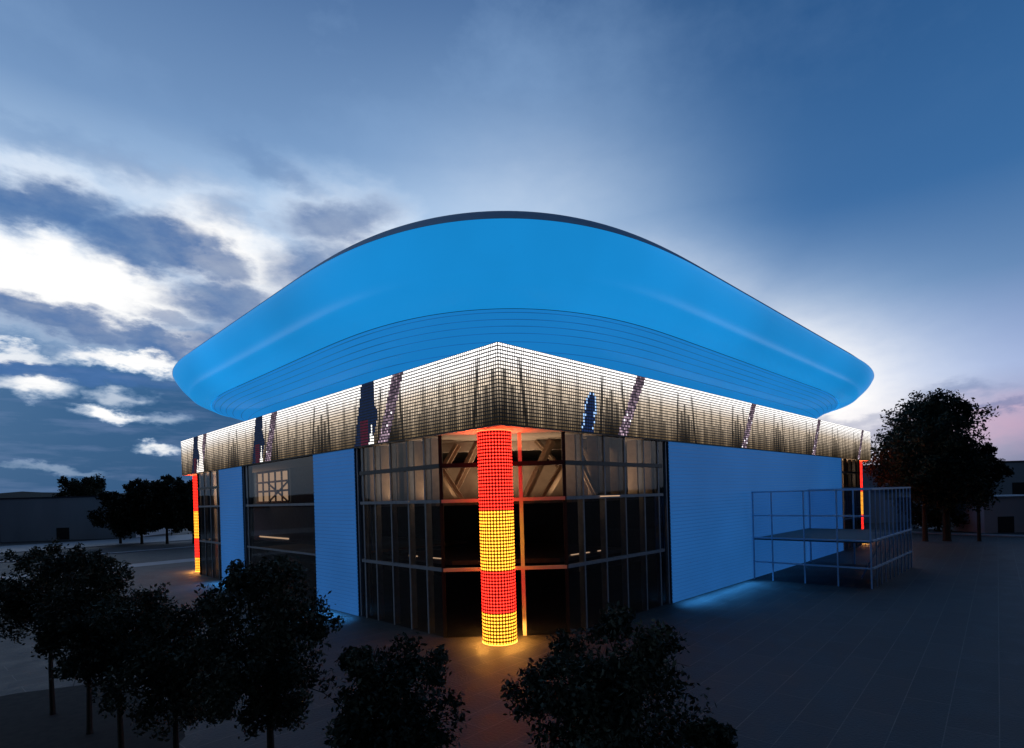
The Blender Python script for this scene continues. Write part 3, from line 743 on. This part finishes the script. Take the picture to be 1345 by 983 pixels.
# clear dusk gradient by elevation, left part and right part of the sky
el01 = math_('DIVIDE', EL, 90, clamp=True)
left = ramp(el01, [(0,(.020,.085,.20)),(.10,(.022,.095,.23)),(.16,(.06,.17,.37)),(.22,(.27,.45,.70)),(.29,(.36,.52,.75)),(.345,(.17,.30,.53)),(.46,(.08,.17,.36)),(.7,(.03,.07,.16))])
right = ramp(el01, [(0,(.030,.09,.20)),(.05,(.20,.17,.33)),(.10,(.32,.40,.66)),(.18,(.11,.23,.45)),(.26,(.035,.14,.35)),(.40,(.022,.095,.26)),(.7,(.012,.04,.10))])
azm = nt.nodes.new('ShaderNodeMapRange'); azm.interpolation_type='SMOOTHSTEP'; L(nt, AZ, azm.inputs[0]); azm.inputs[1].default_value = 38; azm.inputs[2].default_value = 74
basec = mixc(azm.outputs[0], left, right)
# glow of the set sun behind thin cloud, plus glow added out of view
G1 = combine([blob(6,17.5,13,3.9,0,1,.6), blob(19,21.5,9,4,-20,.9,.8), blob(29,24.5,8,4.5,0,.72,.9), blob(5,24.8,7,2.2,0,.62,.8),blob(14,25.5,9,2.5,0,.55,.8),
              blob(24,17,7,5,0,.9,.8), blob(11,12.6,4.2,.8,0,.95,.5), blob(4,12.0,3,.6,0,.8,.6), blob(17,13.8,5,1.2,-12,.9,.5),
              blob(4.3,9.5,2.6,.9,0,.9,.7,), blob(9.8,9.3,1.6,.7,0,.55,.7), blob(9.6,7.7,2.2,.55,0,1,.6), blob(12.8,5.1,1.5,.36,0,.85,.7), blob(5.5,3.1,3,.3,0,.3,.9), blob(13.2,7.6,1.6,.45,0,.4,.9)])
G2 = combine([blob(-38,9,26,11,0,.9,None,False), blob(120,8,20,9,0,.8,None,False), blob(71,9.5,14,7.5,-18,1.15,None,False), blob(60,17,14,7,-22,.86,None,False), blob(47,27,16,8,0,.42,None,False), blob(80,7.5,7,4,0,.6,None,False)], 'MAXIMUM')  # first two blobs added out of view, to give the roof reflected streaks
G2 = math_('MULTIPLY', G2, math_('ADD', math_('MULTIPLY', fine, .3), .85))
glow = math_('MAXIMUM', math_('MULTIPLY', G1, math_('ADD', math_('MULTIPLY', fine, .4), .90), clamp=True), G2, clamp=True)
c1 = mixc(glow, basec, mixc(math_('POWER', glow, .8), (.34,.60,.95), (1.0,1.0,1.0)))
pink = math_('MULTIPLY', blob(86,4.6,5,1.8,0,.6,None), 1.0); c1 = mixc(pink, c1, (.62,.40,.55))
DK = combine([blob(5.5,22.8,5.5,1.7,5,1,.45), blob(12.5,21.9,5.2,2.0,-4,1,.45), blob(17.5,21,3,1.5,-15,.9,.5), blob(28.5,25.6,5,1.7,10,.85,.6), blob(26.5,21.5,4.5,2.2,10,.9,.6), blob(18.5,18.0,4.2,2.0,0,.95,.5), blob(22,16.2,4.5,2.2,0,.85,.6),
              blob(14,16.0,2.6,.7,-10,.7,.6), blob(5.5,14.7,6.5,1.15,-3,1,.4), blob(13.5,14.1,4.2,1.1,-10,1,.4), blob(20,12.5,5.5,2.2,-25,.95,.5), blob(5,10.9,9,.75,0,1,.4), blob(8.5,27.4,8,1.1,0,.45,.9), blob(19,25.0,2.4,1.1,0,.5,.9), blob(23,29,4,1.0,-15,.5,.9),
              blob(83.5,7.2,2.6,.7,0,.55,.7), blob(85.5,5.7,2.4,.35,0,.6,.7), blob(75.5,5.6,4.5,.6,-4,.5,.8), blob(79,4.2,3.5,.6,-4,.5,.8)])
DK = math_('MULTIPLY', DK, math_('ADD', math_('MULTIPLY', fine, .6), .62), clamp=True)
cloudc = mixc(math_('MULTIPLY', fine, 1.0), (.025,.105,.29), (.075,.18,.42))
c2 = mixc(math_('MULTIPLY', DK, .93), c1, cloudc)
# thin streaks low on the left
st = wnoise(9, 7, .6, stretch=(1,1,7)).outputs['Fac']
stm = nt.nodes.new('ShaderNodeMapRange'); L(nt, st, stm.inputs[0]); stm.inputs[1].default_value = .5; stm.inputs[2].default_value = .75
lowm = blob(10,6,22,7,0,.35,.8,False)
c2 = mixc(math_('MULTIPLY', stm.outputs[0], lowm), c2, (.22,.30,.52))
# broken veil high up, over the title of the picture and overhead
vm = nt.nodes.new('ShaderNodeMapRange'); L(nt, wnoise(3.2, 7, .6, stretch=(1,1,1.6), off=(1,2,.4)).outputs['Fac'], vm.inputs[0]); vm.inputs[1].default_value = .46; vm.inputs[2].default_value = .68
hi = nt.nodes.new('ShaderNodeMapRange'); L(nt, EL, hi.inputs[0]); hi.inputs[1].default_value = 26; hi.inputs[2].default_value = 36; hi.inputs[4].default_value = .40
hm = math_('MULTIPLY', vm.outputs[0], math_('MULTIPLY', hi.outputs[0], math_('SUBTRACT', 1.0, math_('MULTIPLY', azm.outputs[0], .7))))
c2 = mixc(hm, c2, (.26,.42,.68))
# away from the sunset side the dusk sky is darker
facing = math_('ADD', math_('MULTIPLY', sep.outputs[0], .707), math_('MULTIPLY', sep.outputs[1], .707))
fr = nt.nodes.new('ShaderNodeMapRange'); fr.interpolation_type='SMOOTHSTEP'; L(nt, facing, fr.inputs[0]); fr.inputs[1].default_value = -.6; fr.inputs[2].default_value = .30; fr.inputs[3].default_value = .075; fr.inputs[4].default_value = 1
vs = nt.nodes.new('ShaderNodeVectorMath'); vs.operation = 'SCALE'; L(nt, c2, vs.inputs[0]); L(nt, fr.outputs[0], vs.inputs['Scale'])
# physical dusk sky added underneath
sk = nt.nodes.new('ShaderNodeTexSky'); sk.sky_type = 'NISHITA'; sk.sun_disc = False; sk.sun_elevation = math.radians(1.5); sk.sun_rotation = math.radians(68)
sk2 = nt.nodes.new('ShaderNodeVectorMath'); sk2.operation = 'SCALE'; L(nt, sk.outputs[0], sk2.inputs[0]); sk2.inputs['Scale'].default_value = .006
ad = nt.nodes.new('ShaderNodeVectorMath'); ad.operation = 'ADD'; L(nt, vs.outputs[0], ad.inputs[0]); L(nt, sk2.outputs[0], ad.inputs[1])
L(nt, ad.outputs[0], bg.inputs[0]); bg.inputs[1].default_value = 1.0
sl = bpy.data.lights.new('sun', 'SUN'); sl.energy = .02; sl.angle = math.radians(10); sl.color = (1,.85,.75)
so = bpy.data.objects.new('sun', sl); COL.objects.link(so)
az = math.radians(68); el = math.radians(3)
so.rotation_euler = Vector((math.sin(az)*math.cos(el), math.cos(az)*math.cos(el), math.sin(el))).to_track_quat('Z','Y').to_euler()

# ------------------------------------------------------------------ render settings
scene.view_settings.view_transform = 'Standard'; scene.view_settings.look = 'None'; scene.view_settings.exposure = 0; scene.view_settings.gamma = 1
scene.cycles.max_bounces = 6; scene.cycles.transparent_max_bounces = 12; scene.cycles.diffuse_bounces = 2; scene.cycles.glossy_bounces = 3
scene.cycles.use_denoising = True; scene.cycles.caustics_reflective = False; scene.cycles.caustics_refractive = False
scene.cycles.sample_clamp_indirect = 4
